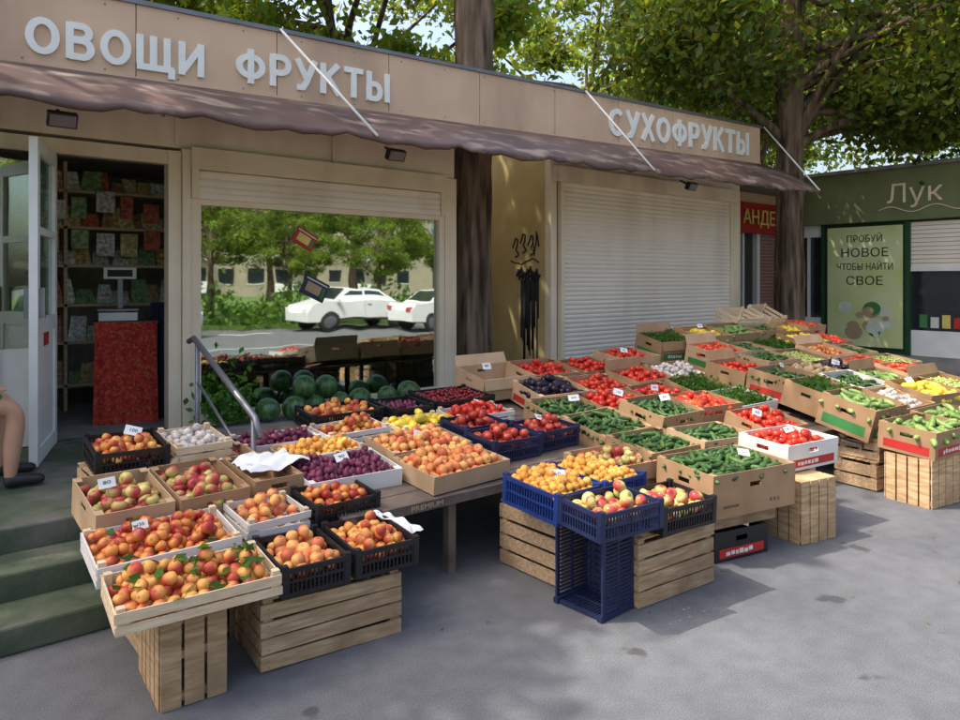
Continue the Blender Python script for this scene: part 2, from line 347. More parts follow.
def plastic(b,w,d,h,k):
    t=.012
    for z0,z1 in((0,.018),(h-.022,h),(h*.48,h*.48+.009)):
        b.box(-w/2,w/2,-d/2,-d/2+t,z0,z1,k); b.box(-w/2,w/2,d/2-t,d/2,z0,z1,k)
        b.box(-w/2,-w/2+t,-d/2+t,d/2-t,z0,z1,k); b.box(w/2-t,w/2,-d/2+t,d/2-t,z0,z1,k)
    for sx in(-1,1):
        for sy in(-1,1):
            cx=sx*(w/2-.012); cy=sy*(d/2-.012); b.box(cx-.0135,cx+.0135,cy-.0135,cy+.0135,.001,h+.012,k)
    def bars(n,L0,fn):
        for i in range(n):
            c=-L0/2+(i+.5)*L0/n
            fn(c)
    zz=(.018,h-.022)
    bars(int(w/.021),w-.04,lambda c:[b.box(c-.0035,c+.0035,s*(d/2-.006)-.004,s*(d/2-.006)+.004,zz[0],zz[1],k) for s in(-1,1)])
    bars(int(d/.021),d-.04,lambda c:[b.box(s*(w/2-.006)-.004,s*(w/2-.006)+.004,c-.0035,c+.0035,zz[0],zz[1],k) for s in(-1,1)])
    bars(int(w/.035),w-.03,lambda c:b.box(c-.010,c+.010,-d/2+t,d/2-t,.002,.008,k))
    bars(int(d/.035),d-.03,lambda c:b.box(-w/2+t,w/2-t,c-.010,c+.010,.009,.013,k))
def carton(b,w,d,h,k,lab=None,flaps=False):
    t=.006
    def wall(L,off,ax,hole):
        def bx(a0,a1,z0,z1):
            if ax=='x': b.box(a0,a1,min(off,off+t),max(off,off+t),z0,z1,k)
            else: b.box(min(off,off+t),max(off,off+t),a0,a1,z0,z1,k)
        if hole and h>.12:
            hw=.045; z0=h*.62; z1=z0+.028
            bx(-L/2,L/2,.001,z0); bx(-L/2,L/2,z1,h); bx(-L/2,-hw,z0,z1); bx(hw,L/2,z0,z1)
        else: bx(-L/2,L/2,.001,h)
    wall(w,-d/2,'x',True); wall(w,d/2-t,'x',True); wall(d-2*t-.001,-w/2,'y',True); wall(d-2*t-.001,w/2-t,'y',True)
    b.box(-w/2+t,w/2-t,-d/2+t,d/2-t,.003,.008,k)
    if not flaps:
        for sx in(-1,1):
            x=sx*(w/2-.035); b.box(min(x,sx*(w/2-t)),max(x,sx*(w/2-t)),-d/2+t,-d/2+.05,h-.006,h-.001,k); b.box(min(x,sx*(w/2-t)),max(x,sx*(w/2-t)),d/2-.05,d/2-t,h-.006,h-.001,k)
    else:
        for sy in(-1,1):
            a=random.uniform(.9,1.4); L=d*.22; y0=sy*d/2
            if sy<0: a=-random.uniform(1.1,1.4)
            dy=sy*L*math.cos(a); dz=L*math.sin(a)
            vs=[(-w/2,y0,h),(w/2,y0,h),(w/2-.006,y0+dy,h+dz),(-w/2+.006,y0+dy,h+dz)]
            vs2=[(x,y+.004,z+.004) for x,y,z in vs]; b.add(vs+vs2,[(0,1,2,3),(7,6,5,4),(0,4,5,1),(1,5,6,2),(2,6,7,3),(3,7,4,0)],k)
    if lab:
        b.box(-w*.42,w*.42,-d/2-.0015,-d/2-.0002,h*.12,h*.42,lab)
        b.box(-w/2-.0015,-w/2-.0002,-d*.4,d*.4,h*.12,h*.42,lab)
        x=-w*.3
        for q in range(6):
            ww=w*random.uniform(.03,.09); b.box(x,x+ww,-d/2-.003,-d/2-.0017,h*random.uniform(.17,.22),h*random.uniform(.3,.36),'cardw' if lab!='cardw' else 'red'); x+=ww+w*.02
    elif random.random()<.6 and h>.12:
        for i in range(3): b.box(w*.18+i*.03,w*.18+i*.03+.018,-d/2-.001,-d/2-.0002,h*.2,h*.2+.02,'oldwood')
        b.box(-w*.38,-w*.2,-d/2-.001,-d/2-.0002,h*.22,h*.22+.015,'oldwood')
def crate(kind,cont,X0,X1,Y0,Y1,z,h,rz=0,tilt=0,k=None,lab=None,heap=.6,fillz=None,tag=None,flaps=False,full=1.0,leaves=0):
    w=X1-X0; d=Y1-Y0; b=MB()
    if kind=='wood': slat_box(b,w,d,h,k or 'woodp','woodp',max(2,int(h/.05)) if h>.13 else 2,.007)
    elif kind=='plastic': plastic(b,w,d,h,k or 'blk')
    else: carton(b,w,d,h,k or 'card',lab,flaps)
    nm={'wood':'wooden_fruit_tray','plastic':'plastic_fruit_crate','card':'cardboard_box'}[kind]
    o=b.build(nm,None,((X0+X1)/2,(Y0+Y1)/2,z),(math.radians(tilt),random.uniform(-.015,.015),math.radians(rz)+random.uniform(-.05,.05)))
    produce(cont,w-.025,d-.025,(fillz if fillz is not None else h*.75),o,heap,full,leaves)
    if tag: price_tag(o,(random.uniform(-.2,.2)*w,random.uniform(-.05,.25)*d,h+.03),tag)
    return o
def price_tag(par,loc,s):
    q=random.uniform(.6,.9); b=MB(); b.box(-.05*q,.05*q,-.001,.001,-.03*q,.035*q,'tag'); b.box(-.002,.002,.0015,.004,-.08,.03*q,'metal')
    o=b.build('price_tag',par,loc,(random.uniform(-1.0,-.4),random.uniform(-.3,.3),random.uniform(-.7,.2)))
    text(s,'price_digits',(0,-.002,.003),(math.pi/2,0,0),.045*q,.022*q,'ink',o,.0003); return o
def stand(X0,X1,Y0,Y1,z0,h,k='wood',n=4,rz=0,vert=False,name='wooden_crate'):
    b=MB(); w=X1-X0; d=Y1-Y0
    if vert:
        ns=max(3,int(w/.075))
        for i in range(ns):
            x0=-w/2+i*w/ns; 
            for s in(-1,1): b.box(x0+.006,x0+w/ns-.006,s*(d/2-.004)-.004,s*(d/2-.004)+.004,random.uniform(0,.006),h,k)
        ns=max(3,int(d/.075))
        for i in range(ns):
            y0=-d/2+.01+i*(d-.02)/ns
            for s in(-1,1): b.box(s*(w/2-.004)-.004,s*(w/2-.004)+.004,y0+.006,y0+(d-.02)/ns-.006,0,h,k)
        for z in(0.02,h/2,h-.045):
            for s in(-1,1): b.box(-w/2+.01,w/2-.01,s*(d/2-.02)-.01,s*(d/2-.02)+.01,z,z+.03,k)
        b.box(-w/2+.01,w/2-.01,-d/2+.01,d/2-.01,h-.012,h-.001,k)
    else:
        slat_box(b,w,d,h,k,k,n,.011,False,.16,.04)
        m=6
        for i in range(m):
            y0=-d/2+i*d/m; b.box(-w/2+.004,w/2-.004,y0+.004,y0+d/m-.004,h+.0125,h+.021,k)
        for sx in(-1,1):
            for i in range(n):
                for dz in(.3,.7): b.box(sx*(w/2-.03)-.0025,sx*(w/2-.03)+.0025,-d/2-.001,-d/2+.001,(i+dz)*h/n-.0025,(i+dz)*h/n+.0025,'metal')
    return b.build(name,None,((X0+X1)/2,(Y0+Y1)/2,z0),(0,0,math.radians(rz)))
# ---- left block
stand(.80,1.05,2.80,3.20,0,.355,'wood',vert=True,rz=-4)
stand(1.10,1.35,3.22,3.62,0,.40,'woodh',vert=True,rz=3)
stand(.84,1.08,3.28,3.60,0,.40,'woodh',n=5)
stand(1.20,1.84,2.80,3.18,0,.28,'woodh',n=4,rz=-5)
stand(1.4,2.0,3.24,3.62,0,.40,'woodh',n=4)
crate('wood','peach',.63,1.22,2.70,3.04,.375,.09,-4,4,heap=.6,leaves=60)
crate('wood','nectar',.64,1.20,3.06,3.44,.43,.09,-2,5,k='cardw',tag='150',heap=.6,leaves=8)
crate('card','apple',.70,1.03,3.46,3.92,.455,.17,0,8,k='cardl',tag='80')
crate('card','apple',1.05,1.38,3.46,3.92,.455,.17,0,8)
crate('plastic','peachl',1.26,1.56,2.76,3.14,.315,.12,-4,3,heap=.7)
crate('plastic','peach',1.59,1.90,2.74,3.12,.315,.12,-4,3,heap=.6)
crate('wood','peachl',1.26,1.57,3.18,3.46,.43,.09,0,6,k='cardw',tag='110')
crate('plastic','nectar',1.60,1.95,3.17,3.46,.43,.10,0,6,k='blk')
crate('card',None,1.42,1.68,3.50,3.92,.47,.15,0,6)
crate('card','plum',1.70,2.24,3.40,3.80,.47,.11,-2,6,k='cardw',fillz=.09,tag='90')
def bag(loc,rot,sx,sy,seed):
    r0=random.Random(seed); b=MB(); vs=[]; n=26; ph=[r0.uniform(0,6) for _ in range(6)]
    for j in range(n):
        for i in range(n):
            x=-.5+i/(n-1); y=-.5+j/(n-1); r=max(abs(x),abs(y))*2
            z=.012*math.sin(x*9+y*5+ph[0])+.007*math.sin(y*17-x*7+ph[1])+.004*math.sin(x*23+y*9+ph[2])-.07*max(0,r-.65)**1.5
            vs.append((x*sx*(1+.1*math.sin(y*5+ph[4])),y*sy*(1+.12*math.sin(x*6+ph[5])),z))
    b.add(vs,[(j*n+i,j*n+i+1,(j+1)*n+i+1,(j+1)*n+i) for j in range(n-1) for i in range(n-1)],'papr',True); b.build('plastic_bag',None,loc,rot)
bag((1.60,3.72,.645),(.1,0,.2),.36,.24,1); bag((1.93,3.00,.43),(.2,.25,.4),.10,.26,2)
stand(.80,1.55,4.0,4.35,.385,.22,'woodh',n=3)
crate('plastic','peach',.82,1.17,3.98,4.34,.63,.12,0,6,k='blk',tag='100')
crate('wood','garlic',1.20,1.50,4.0,4.36,.63,.10,0,6,heap=.3)
crate('wood','potato',1.05,1.45,3.93,4.0+.28,.56,.08,0,8,full=.6,heap=.1)
def table(name,X0,X1,Y0,Y1,zf,zb,legs):
    b=MB(); n=int((Y1-Y0)/.14)
    for i in range(n):
        y0=Y0+i*(Y1-Y0)/n; y1=y0+(Y1-Y0)/n-.008; za=zf+(zb-zf)*(y0-Y0)/(Y1-Y0); zc=zf+(zb-zf)*(y1-Y0)/(Y1-Y0)
        vs=[(x,y,z) for (y,z) in((y0,za),(y1,zc)) for x in(X0,X1)]
        v2=[(x,y,z-.022) for x,y,z in vs]
        b.add(vs+v2,[(0,1,3,2),(4,6,7,5),(0,4,5,1),(2,3,7,6),(0,2,6,4),(1,5,7,3)],'oldwood')
    b.box(X0,X1,Y0-.02,Y0-.001,zf-.045,zf+.004,'oldwood')
    for x in legs:
        for y in(Y0+.03,(Y0+Y1)/2,Y1-.06):
            zt=zf+(zb-zf)*(y-Y0)/(Y1-Y0)-.024; b.box(x-.025,x+.025,y-.0,y+.05,0,zt,'oldwood')
    return b.build(name)
tb=table('market_table',1.72,3.72,3.12,4.78,.44,.60,(1.85,2.40,3.6))
text('PREMIUM','table_label',(2.2,3.098,.418),(math.pi/2,0,0),.20,.026,'cardl',tb,.0005)
zt=lambda Y:.445+.0964*(Y-3.12)+.004
def ct(kind,cont,X0,X1,Y0,Y1,h,**a): return crate(kind,cont,X0,X1,Y0,Y1,zt((Y0+Y1)/2)+a.pop('dz',0),h,a.pop('rz',0),5.5,**a)
ct('card','peachl',2.26,2.82,3.15,3.55,.10,k='cardl',heap=.95)
ct('card','peachl',2.30,2.86,3.56,3.92,.10,k='cardl',heap=.95,tag='110')
ct('plastic','redapple',2.88,3.28,3.36,3.66,.13,k='navy')
ct('plastic','redapple',3.30,3.68,3.40,3.70,.13,k='navy',tag='60')
ct('plastic','redapple',2.92,3.30,3.70,3.98,.13,k='navy')
ct('wood','apricot',1.76,2.26,3.83,4.10,.08,heap=.8)
ct('wood','plum',1.62,2.12,4.12,4.38,.08,k='cardw')
ct('card','cherry',1.30,1.62,3.93,4.2,.10,k='cardl',fillz=.05)
ct('wood','peach',2.16,2.62,4.12,4.40,.08,k='cardw')
ct('wood','ypep',2.66,3.10,4.02,4.30,.08,heap=.7)
ct('wood','tomato',3.14,3.66,4.04,4.32,.09,k='cardw',tag='95')
ct('plastic','peach',2.22,2.76,4.44,4.74,.11,k='blk')
ct('plastic','plum',2.80,3.14,4.36,4.70,.11,k='blk',full=.5,heap=0)
ct('plastic','cherry',3.18,3.74,4.36,4.76,.12,k='blk')
# ---- front middle
stand(2.70,3.30,2.62,3.10,0,.34,'woodh',n=4)
stand(2.84,3.42,2.20,2.58,0,.32,'woodh',n=4,rz=-4)
b=MB(); plastic(b,.30,.40,.235,'navy'); b.build('plastic_crate',None,(2.82,2.40,.205),(math.radians(90),0,math.radians(-90+2)))
crate('plastic','apple',2.50,2.90,2.14,2.44,.42,.13,-5,2,k='navy',full=.9,heap=.4)
crate('plastic','apple',2.95,3.33,2.13,2.45,.36,.13,-8,3,k='blk',heap=.4)
crate('plastic','apricot',2.56,2.88,2.50,2.92,.40,.15,0,3,k='blue',tag='60',heap=.95,fillz=.14)
crate('plastic','apricot',2.91,3.24,2.50,2.92,.40,.15,0,3,k='blue',heap=.95,fillz=.14)
crate('card','apple',3.26,3.80,2.78,3.14,.40,.11,-6,6,k='card',full=.8,heap=.3)
stand(3.3,3.8,2.80,3.2,0,.38,'woodh',n=4)
# ---- right block
b=MB(); carton(b,.42,.36,.17,'blk','red'); b.build('cardboard_box',None,(3.86,2.44,0),(0,0,math.radians(-12)))
stand(3.62,4.18,2.28,2.66,.175,.07,'woodh',n=1,rz=-12)
crate('card','cuke',3.58,4.24,2.20,2.66,.275,.25,-10,2,k='card',heap=.8,fillz=.22,tag='50')
stand(4.30,4.62,2.10,2.45,0,.38,'wood',vert=True,rz=-12)
stand(4.7,5.2,2.5,2.9,0,.36,'woodh',n=4)
crate('card','tomato',4.40,4.92,2.24,2.62,.40,.17,-10,3,k='cardw',lab='red',tag='80')
crate('card','cuke',4.2,4.72,2.72,3.06,.38,.17,-6,6,k='cardl')
table('market_table',3.75,5.75,2.75,4.85,.34,.60,(3.85,4.8,5.6))
table('market_table',5.8,9.6,2.45,4.95,.34,.64,(5.95,7.3,8.3,9.4))
zr=lambda Y:.35+.124*(Y-2.75)
def rrow(Y,d,xs,conts,h=.17,dz=0,sw=.06):
    for i,(x,c) in enumerate(zip(xs,conts)):
        kk='cardw' if random.random()<sw else random.choice(['card','card','cardl','card']); lb=random.choice([None]*6+['red','grn']) 
        ww=random.uniform(.25,.285); yy=Y+random.uniform(-.03,.03)
        crate('card',c,x-ww,x+ww,yy-d/2,yy+d/2,zr(Y)+dz+random.uniform(0,.02),h*random.uniform(.8,1.2),-4+random.uniform(-6,6),9+random.uniform(-2,5),k=kk,lab=lb,heap=random.uniform(.4,.85),tag=random.choice(['60','80','120']) if random.random()<.16 else None,flaps=random.random()<.22,full=random.uniform(.85,1))
rrow(3.02,.40,[3.98,5.36],['cuke','tomato'],.14)
rrow(3.45,.40,[4.02,4.60,5.18,5.76],['cuke','cuke','rpep','herb'])
rrow(3.88,.40,[4.05,4.63,5.21,5.79],['cuke','tomato','tomato','herb'])
rrow(4.31,.40,[4.30,4.88,5.46,6.04],['eggp','tomato','tomato','garlic'])
rrow(4.74,.40,[4.05,4.62,5.2,5.78],[None,'tomato','tomato','tomato'],.2,.03)
rrow(4.74,.40,[6.5,7.1,7.7,8.3,8.9,9.4],['herb','ypep','zuke','cuke','ypep','rpep'],.22,.18)
rrow(4.30,.42,[6.75,7.35,7.95,8.55,9.15],['rpep','cuke','herb','ypep','rpep'],.2,.14)
rrow(3.86,.42,[6.40,7.0,7.6,8.2,8.8],['tomato','cuke','grape','peach','cuke'],.2,.10)
rrow(3.42,.42,[6.42,7.02,7.62,8.22,8.82],['cuke','potato','eggp','rpep','grape'],.2,.08)
rrow(2.98,.42,[6.30,6.90,7.50,8.1],['herb','cuke','zuke','rpep'],.22,.08)
rrow(2.54,.42,[6.05,6.66,7.28,7.9],['zuke','garlic','ypep','grape'],.22,.08)
stand(5.80,6.28,2.28,2.62,0,.20,'woodh',n=2,rz=-8); stand(5.84,6.24,2.3,2.62,.222,.14,'woodh',n=2,rz=-4)
stand(5.66,6.02,1.86,2.2,0,.34,'wood',vert=True,rz=-10); stand(6.08,6.5,1.86,2.2,0,.34,'wood',vert=True,rz=-6)
crate('card','zuke',5.66,6.22,1.84,2.24,.355,.20,-8,4,k='card',lab='red')
crate('card','zuke',6.28,6.84,1.86,2.26,.355,.20,-5,4,k='card',lab='grn')
stand(6.5,7.1,2.2,2.6,0,.32,'woodh',n=3)
b=MB(); slat_box(b,.5,.35,.16,'woodp','woodp',3); b.build('wooden_crate',None,(8.85,4.95,1.06),(.5,0,.1)); b.build('wooden_crate',None,(8.3,4.98,1.04),(.35,0,-.1))
# ------------------------------------------------------------ kiosk building
def ztop(X): return 3.64+.029*X
def zbot(X): return 3.07+.03*X
K1=empty('market_kiosk'); 
b=MB(); F=6.2
b.box(-3,.58,F,F+.1,.38,3.05,'cream'); b.box(.58,.64,F-.02,F+.08,.38,2.55,'white'); b.box(.94,1.0,F-.02,F+.08,.38,2.55,'white')
b.box(.64,.94,F+.01,F+.05,.38,1.1,'white')
b.box(1.80,1.90,F-.025,F+.09,.38,2.66,'cream'); b.box(1.905,1.97,F-.05,F+.07,.38,2.68,'cream')
b.box(.58,1.80,F-.01,F+.09,2.55,2.66,'cream'); b.box(.58,4.75,F,F+.1,2.69,3.35,'cream')
b.box(4.60,4.75,F-.04,F+.1,0,2.68,'cream'); b.box(1.60,4.60,F-.42,F+.1,0,.38,'conc')
b.box(4.66,4.752,F+.101,9.2,0,3.3,'cream')
b.box(-3,4.752,9.2,9.3,.38,3.3,'room'); b.box(-3,4.65,F+.11,9.2,.30,.38,'conc'); b.box(-3,4.65,F+.11,9.19,2.8,2.86,'room'); b.box(-3.1,-3,F,9.3,0,3.3,'cream'); b.box(-.3,-.25,F+.12,9.19,.38,2.8,'room')
b.box(-3,4.70,5.99,9.4,3.40,3.48,'conc')
b.box(1.97,4.6,F-.08,F-.001,2.52,2.70,'cream')
for x in(.62,1.87,3.3): b.box(x-.015,x+.015,F-.03,F-.001,2.71,3.05,'cream')
b.build('kiosk_walls',K1)
def shutter(name,X0,X1,z0,z1,Y,par):
    b=MB(); p=.056; n=int((z1-z0)/p); prof=[]
    for i in range(n):
        z=z0+i*(z1-z0)/n; q=(z1-z0)/n
        prof+=[(Y,z),(Y-.004,z+.006),(Y-.011,z+q*.35),(Y-.011,z+q*.65),(Y-.004,z+q-.006),(Y,z+q-.003)]
    m=len(prof); vs=[(X0,y,z) for y,z in prof]+[(X1,y,z) for y,z in prof]
    b.add(vs,[(i,i+m,i+1+m,i+1) for i in range(m-1)],'shutter')
    b.box(X0,X1,Y-.02,Y+.01,z0-.05,z0-.001,'shutter')
    b.box(X0-.06,X0-.001,Y-.035,Y+.03,z0-.05,z1+.02,'cream'); b.box(X1+.001,X1+.06,Y-.035,Y+.03,z0-.05,z1+.02,'cream')
    return b.build(name,par)
shutter('roller_shutter',2.035,4.535,2.33,2.519,F-.03,K1)
b=MB(); b.box(1.975,2.06,F-.03,F+.05,.40,2.28,'cream'); b.box(4.53,4.598,F-.03,F+.05,.40,2.28,'cream'); b.box(2.06,4.53,F-.03,F+.05,.40,.47,'cream'); b.box(2.06,4.53,F-.025,F+.05,2.23,2.28,'cream')
b.box(1.95,4.62,F-.12,F-.0305,.385,.41,'cream')
b.build('window_frame',K1)
b=MB(); b.box(2.06,4.53,F+.018,F+.024,.47,2.23,'glass'); b.build('shop_window_glass',K1)
b=MB()
for (x,z,a,s,c1,c2) in((3.02,1.98,.5,.11,'red','gold'),(3.12,1.52,.45,.13,'navy','cardl')):
    R=Matrix.Translation((x,F+.012,z))@Matrix.Rotation(a,4,'Y'); b.box(-s,s,-.001,.001,-s*.7,s*.7,c1,R); b.box(-s*.7,s*.5,-.0025,-.0012,-s*.4,s*.3,c2,R); b.box(-s*.9,s*.9,-.0025,-.0012,s*.45,s*.55,'cardw',R); b.box(s*.6,s*.85,-.0025,-.0012,-s*.5,s*.3,'grn',R)
b.build('window_stickers',K1)
b=MB(); b.box(.64,.94,F+.02,F+.026,1.1,2.55,'glass'); b.build('side_glass',K1)
def slab(b,X0,X1,y0,y1,f0,f1,k,n=1):
    for i in range(n):
        a=X0+(X1-X0)*i/n; c=X0+(X1-X0)*(i+1)/n-(.008 if n>1 else 0)
        vs=[(x,y,z) for z in(0,1) for y in(y0,y1) for x in(a,c)]
        vs=[(x,y,(f1 if z else f0)(x)) for x,y,z in vs]
        b.add(vs,[(0,2,3,1),(4,5,7,6),(0,1,5,4),(2,6,7,3),(0,4,6,2),(1,3,7,5)],k)
b=MB(); slab(b,-3,10.45,5.88,5.93,zbot,ztop,'fascia',12); slab(b,-3,10.45,5.931,5.97,zbot,ztop,'dark')
slab(b,-3,10.47,5.86,6.02,lambda x:ztop(x)+.001,lambda x:ztop(x)+.035,'metal'); slab(b,-3,10.45,5.865,5.879,lambda x:zbot(x)-.01,lambda x:zbot(x)+.02,'fascia')
b.box(10.452,10.47,5.9,8.5,3.38,3.93,'fascia')
for i in range(26):
    x=-2.9+i*.52; b.box(x,x+.012,5.876,5.8795,zbot(x)+.04,zbot(x)+.052,'metal'); b.box(x,x+.012,5.876,5.8795,ztop(x)-.05,ztop(x)-.038,'metal')
b.build('sign_fascia',K1)
for s,xa,xb,h,z in(('ОВОЩИ',.76,1.98,.26,3.325),('ФРУКТЫ',2.24,3.72,.27,3.395),('СУХОФРУКТЫ',6.89,10.09,.34,3.60)):
    block_text(s,'sign_letters',xa,xb,h,z,.03,5.858,K1)
# awning
b=MB(); n=110; rows=[]
for i in range(n+1):
    X=-3+13.55*i/n; w=.006*math.sin(X*5.1)+.005*math.sin(X*11.7)+.004*math.sin(X*23)
    za=zbot(X)+.005; zf=2.71+.02*X+w
    rows.append([(X,5.865,za),(X,5.57,za*.68+zf*.32+.02),(X,5.28,za*.32+zf*.68+.015+w*.5),(X,5.02,zf),(X,5.0,zf-.03+w*.8),(X,5.012,zf-.06+w*1.6)])
m=6; vs=[p for r in rows for p in r]
b.add(vs,[(i*m+j,i*m+j+1,(i+1)*m+j+1,(i+1)*m+j) for i in range(n) for j in range(m-1)],'awning',True)
for i in range(0,n,9):
    X=rows[i][0][0]; b.tube([(X,5.87,zbot(X)-.03),(X,5.03,2.66+.02*X)],.012,'metal',6)
o=b.build('awning',K1); sm=o.modifiers.new('s','SOLIDIFY'); sm.thickness=.004
b=MB()
for X0,X1 in((2.62,3.05),(6.45,6.62),(10.5,10.5),(-.9,-.6)):
    b.tube([(X0,5.85,ztop(X0)+.02),(X1,4.985,2.69+.02*X1)],.012,'letter',6)
b.build('awning_brace',K1)
b=MB(); b.tube([(-3+i*.35,6.1,zbot(-3+i*.35)-.12+.02*math.sin(i*1.3)) for i in range(37)],.008,'blk',5); b.build('electric_cable',K1)
def lamp(X,par):
    b=MB(); b.box(-.09,.09,-.03,.03,-.05,.05,'blk'); b.box(-.08,.08,-.034,-.0305,-.04,.04,'metal'); b.box(-.01,.01,.0301,.2,-.01,.01,'blk')
    b.build('floodlight',par,(X,5.65,2.68+.02*X),(.5,0,0))
for X in(.95,3.65,8.3): lamp(X,K1)
b=MB(); b.box(-4,1.59,4.25,6.199,0,.375,'step'); b.box(-4,1.6,3.95,4.249,0,.25,'step'); b.box(-4,1.6,3.65,3.949,0,.125,'step'); b.box(1.0,1.8,6.2,6.31,.3,.385,'step')
b.build('entrance_steps',bevel=.012)
b=MB(); b.tube([(1.66,5.22,1.17),(1.66,5.12,1.20),(1.66,4.05,.80),(1.66,3.98,.70)],.02,'metal',8); b.tube([(1.66,5.05,.0),(1.66,5.05,1.18)],.016,'metal',8); b.tube([(1.66,4.08,.0),(1.66,4.08,.81)],.016,'metal',8); b.tube([(1.66,5.04,.9),(1.66,4.1,.5)],.01,'metal',8)
b.build('handrail')
D=empty('open_door',(.98,6.17,.40)); D.rotation_euler=(0,0,math.radians(180+73))
b=MB(); W=.80;H=2.12
b.box(0,.09,-.025,.025,0,H,'white'); b.box(W-.09,W,-.025,.025,0,H,'white'); b.box(.09,W-.09,-.024,.024,0,.1,'white'); b.box(.09,W-.09,-.024,.024,H-.09,H,'white'); b.box(.09,W-.09,-.024,.024,.85,.95,'white'); b.box(.09,W-.09,-.024,.024,1.5,1.55,'white')
b.box(.09,W-.09,-.012,.012,.1,.85,'white'); b.box(W-.06,W-.04,-.06,-.026,.95,1.15,'metal'); b.box(W-.06,W-.04,.026,.06,.95,1.15,'metal'); b.box(.3,.5,.0125,.014,.75,.84,'red')
b.build('door_leaf',D); b=MB(); b.box(.09,W-.09,-.004,.004,.95,H-.09,'glass'); b.build('door_glass',D)
# interior
sv=empty('shop_shelves'); b=MB()
for z in(.6,1.0,1.35,1.72,2.08,2.42): b.box(.2,3.6,7.65,8.05,z,z+.025,'woodp')
for x in(.2,1.3,2.4,3.58): b.box(x,x+.03,7.65,8.05,.38,2.7,'woodp')
b.build('shelf_boards',sv)
V=[];T=[];C=[]
pal=[(.7,.6,.35),(.65,.18,.10),(.8,.77,.70),(.3,.45,.2),(.7,.48,.2),(.8,.78,.75),(.8,.66,.3),(.5,.3,.16)]
cube=np.array([(x,y,z) for z in(0,1) for y in(0,1) for x in(0,1)],float); cf=np.array([(0,2,3,1),(4,5,7,6),(0,1,5,4),(2,6,7,3),(0,4,6,2),(1,3,7,5)])
for z in(.625,1.025,1.375,1.745,2.105,2.445):
    x=.25
    while x<3.5:
        w=random.uniform(.08,.2); h=random.uniform(.10,.24); c=random.choice(pal)
        q=cube*[w,random.uniform(.06,.12),h]; top=q[:,2]>0; q[top,0]=w/2+(q[top,0]-w/2)*random.uniform(.55,1); q[top,1]=q[top,1]*.3+.05
        a=random.uniform(-.15,.15); q[:,0]+=q[:,2]*a; q=q+[x,7.68+random.uniform(0,.05),z+.001]
        cc=np.tile(c,(8,1)); cc[4:]*=random.uniform(.6,1.3)
        T.append(cf+len(V)*8); V.append(q); C.append(cc); x+=w*random.uniform(.75,1.1)
for x in np.arange(.3,3.4,.21):
    for z in(2.25,1.9):
        w=random.uniform(.11,.17); h=random.uniform(.16,.24); c=random.choice(pal); q=cube*[w,.03,h]+[x,7.58,z-.1*random.random()]
        T.append(cf+len(V)*8); V.append(q); C.append(np.tile(c,(8,1)))
npmesh('packaged_goods',np.concatenate(V),np.concatenate(T),np.concatenate(C),'goods',sv,smooth=False,k=4)
b=MB(); n=24; vs=[]
for i in range(n+1):
    x=-.24+.48*i/n; w=.02*math.sin(i*1.4)
    vs+=[(x,-.02,.86),(x,-.06+w*.5,.6),(x*1.05,-.08+w,.0)]
b.add(vs,[(i*3+j,(i+1)*3+j,(i+1)*3+j+1,i*3+j+1) for i in range(n) for j in range(2)],'cloth',True)
b.box(-.25,.25,-.02,.4,.84,.865,'oldwood'); b.box(-.22,.22,.02,.38,0,.84,'dark')
b.build('cloth_covered_counter',None,(1.62,6.75,.38),(0,0,-.25))
b=MB(); b.box(-.15,.15,-.12,.12,0,.07,'white'); b.box(-.16,.16,-.13,.13,.085,.1,'metal'); b.box(-.02,.02,.10,.13,.07,.36,'metal'); b.box(-.13,.13,.08,.13,.36,.46,'white'); b.box(-.1,.1,.075,.079,.38,.44,'dark'); b.box(-.05,.05,-.05,.05,.07,.085,'metal')
b.build('market_scale',None,(1.6,6.9,1.25),(0,0,-.3))
b=MB(); n=16; vs=[]
for i in range(n+1):
    x=-.2+.4*i/n; w=.025*math.sin(i*1.7); vs+=[(x*.6,0,.95),(x,-.03+w,.5),(x*1.1,-.03+w,0)]
b.add(vs,[(i*3+j,(i+1)*3+j,(i+1)*3+j+1,i*3+j+1) for i in range(n) for j in range(2)],'dnavy',True); b.box(-.13,.13,.02,.12,.0,1.0,'dnavy')
b.build('hanging_apron',None,(1.95,6.75,.40),(0,0,-.3))
# watermelons + greens at the foot of the window
V0,T0=lathe(lambda t:(math.sin(t),math.cos(t)*1.12),18,12)
b=MB()
for (x,yy,zo) in((2.55,5.95,0),(2.77,5.90,0),(3.0,5.96,0),(3.22,5.92,0),(3.45,5.96,0),(2.9,5.98,.16),(3.12,5.99,.15),(3.75,5.95,0),(3.98,5.92,0)):
    r=random.uniform(.085,.115)
    Rm=Euler((random.uniform(0,3),random.uniform(0,3),0)).to_matrix()
    b.add([Rm@Vector(v)*r+Vector((x,yy,.385+r*1.03+zo)) for v in V0],[tuple(t) for t in T0],'melon',True)
b.build('watermelons')
n=1500; P=np.stack([rng.uniform(2.1,4.4,n),rng.uniform(6.3,6.6,n),.50+rng.uniform(0,1,n)**2*.36],1); P[:,2]+=.06*np.sin(P[:,0]*9)
V,T,C=leafquads(P,.04,np.array((.12,.26,.06))*rng.uniform(.5,1.8,(n,1)),.5); npmesh('potted_plants',V,T,C,'leaf',smooth=False,k=4)
n=500; P=np.stack([rng.normal(2.25,.12,n),rng.uniform(5.92,6.1,n),.42+np.abs(rng.normal(0,.16,n))],1)
V,T,C=leafquads(P,.035,np.array((.09,.20,.04))*rng.uniform(.5,1.8,(n,1)),.5); npmesh('leafy_bunch',V,T,C,'leaf',smooth=False,k=4)
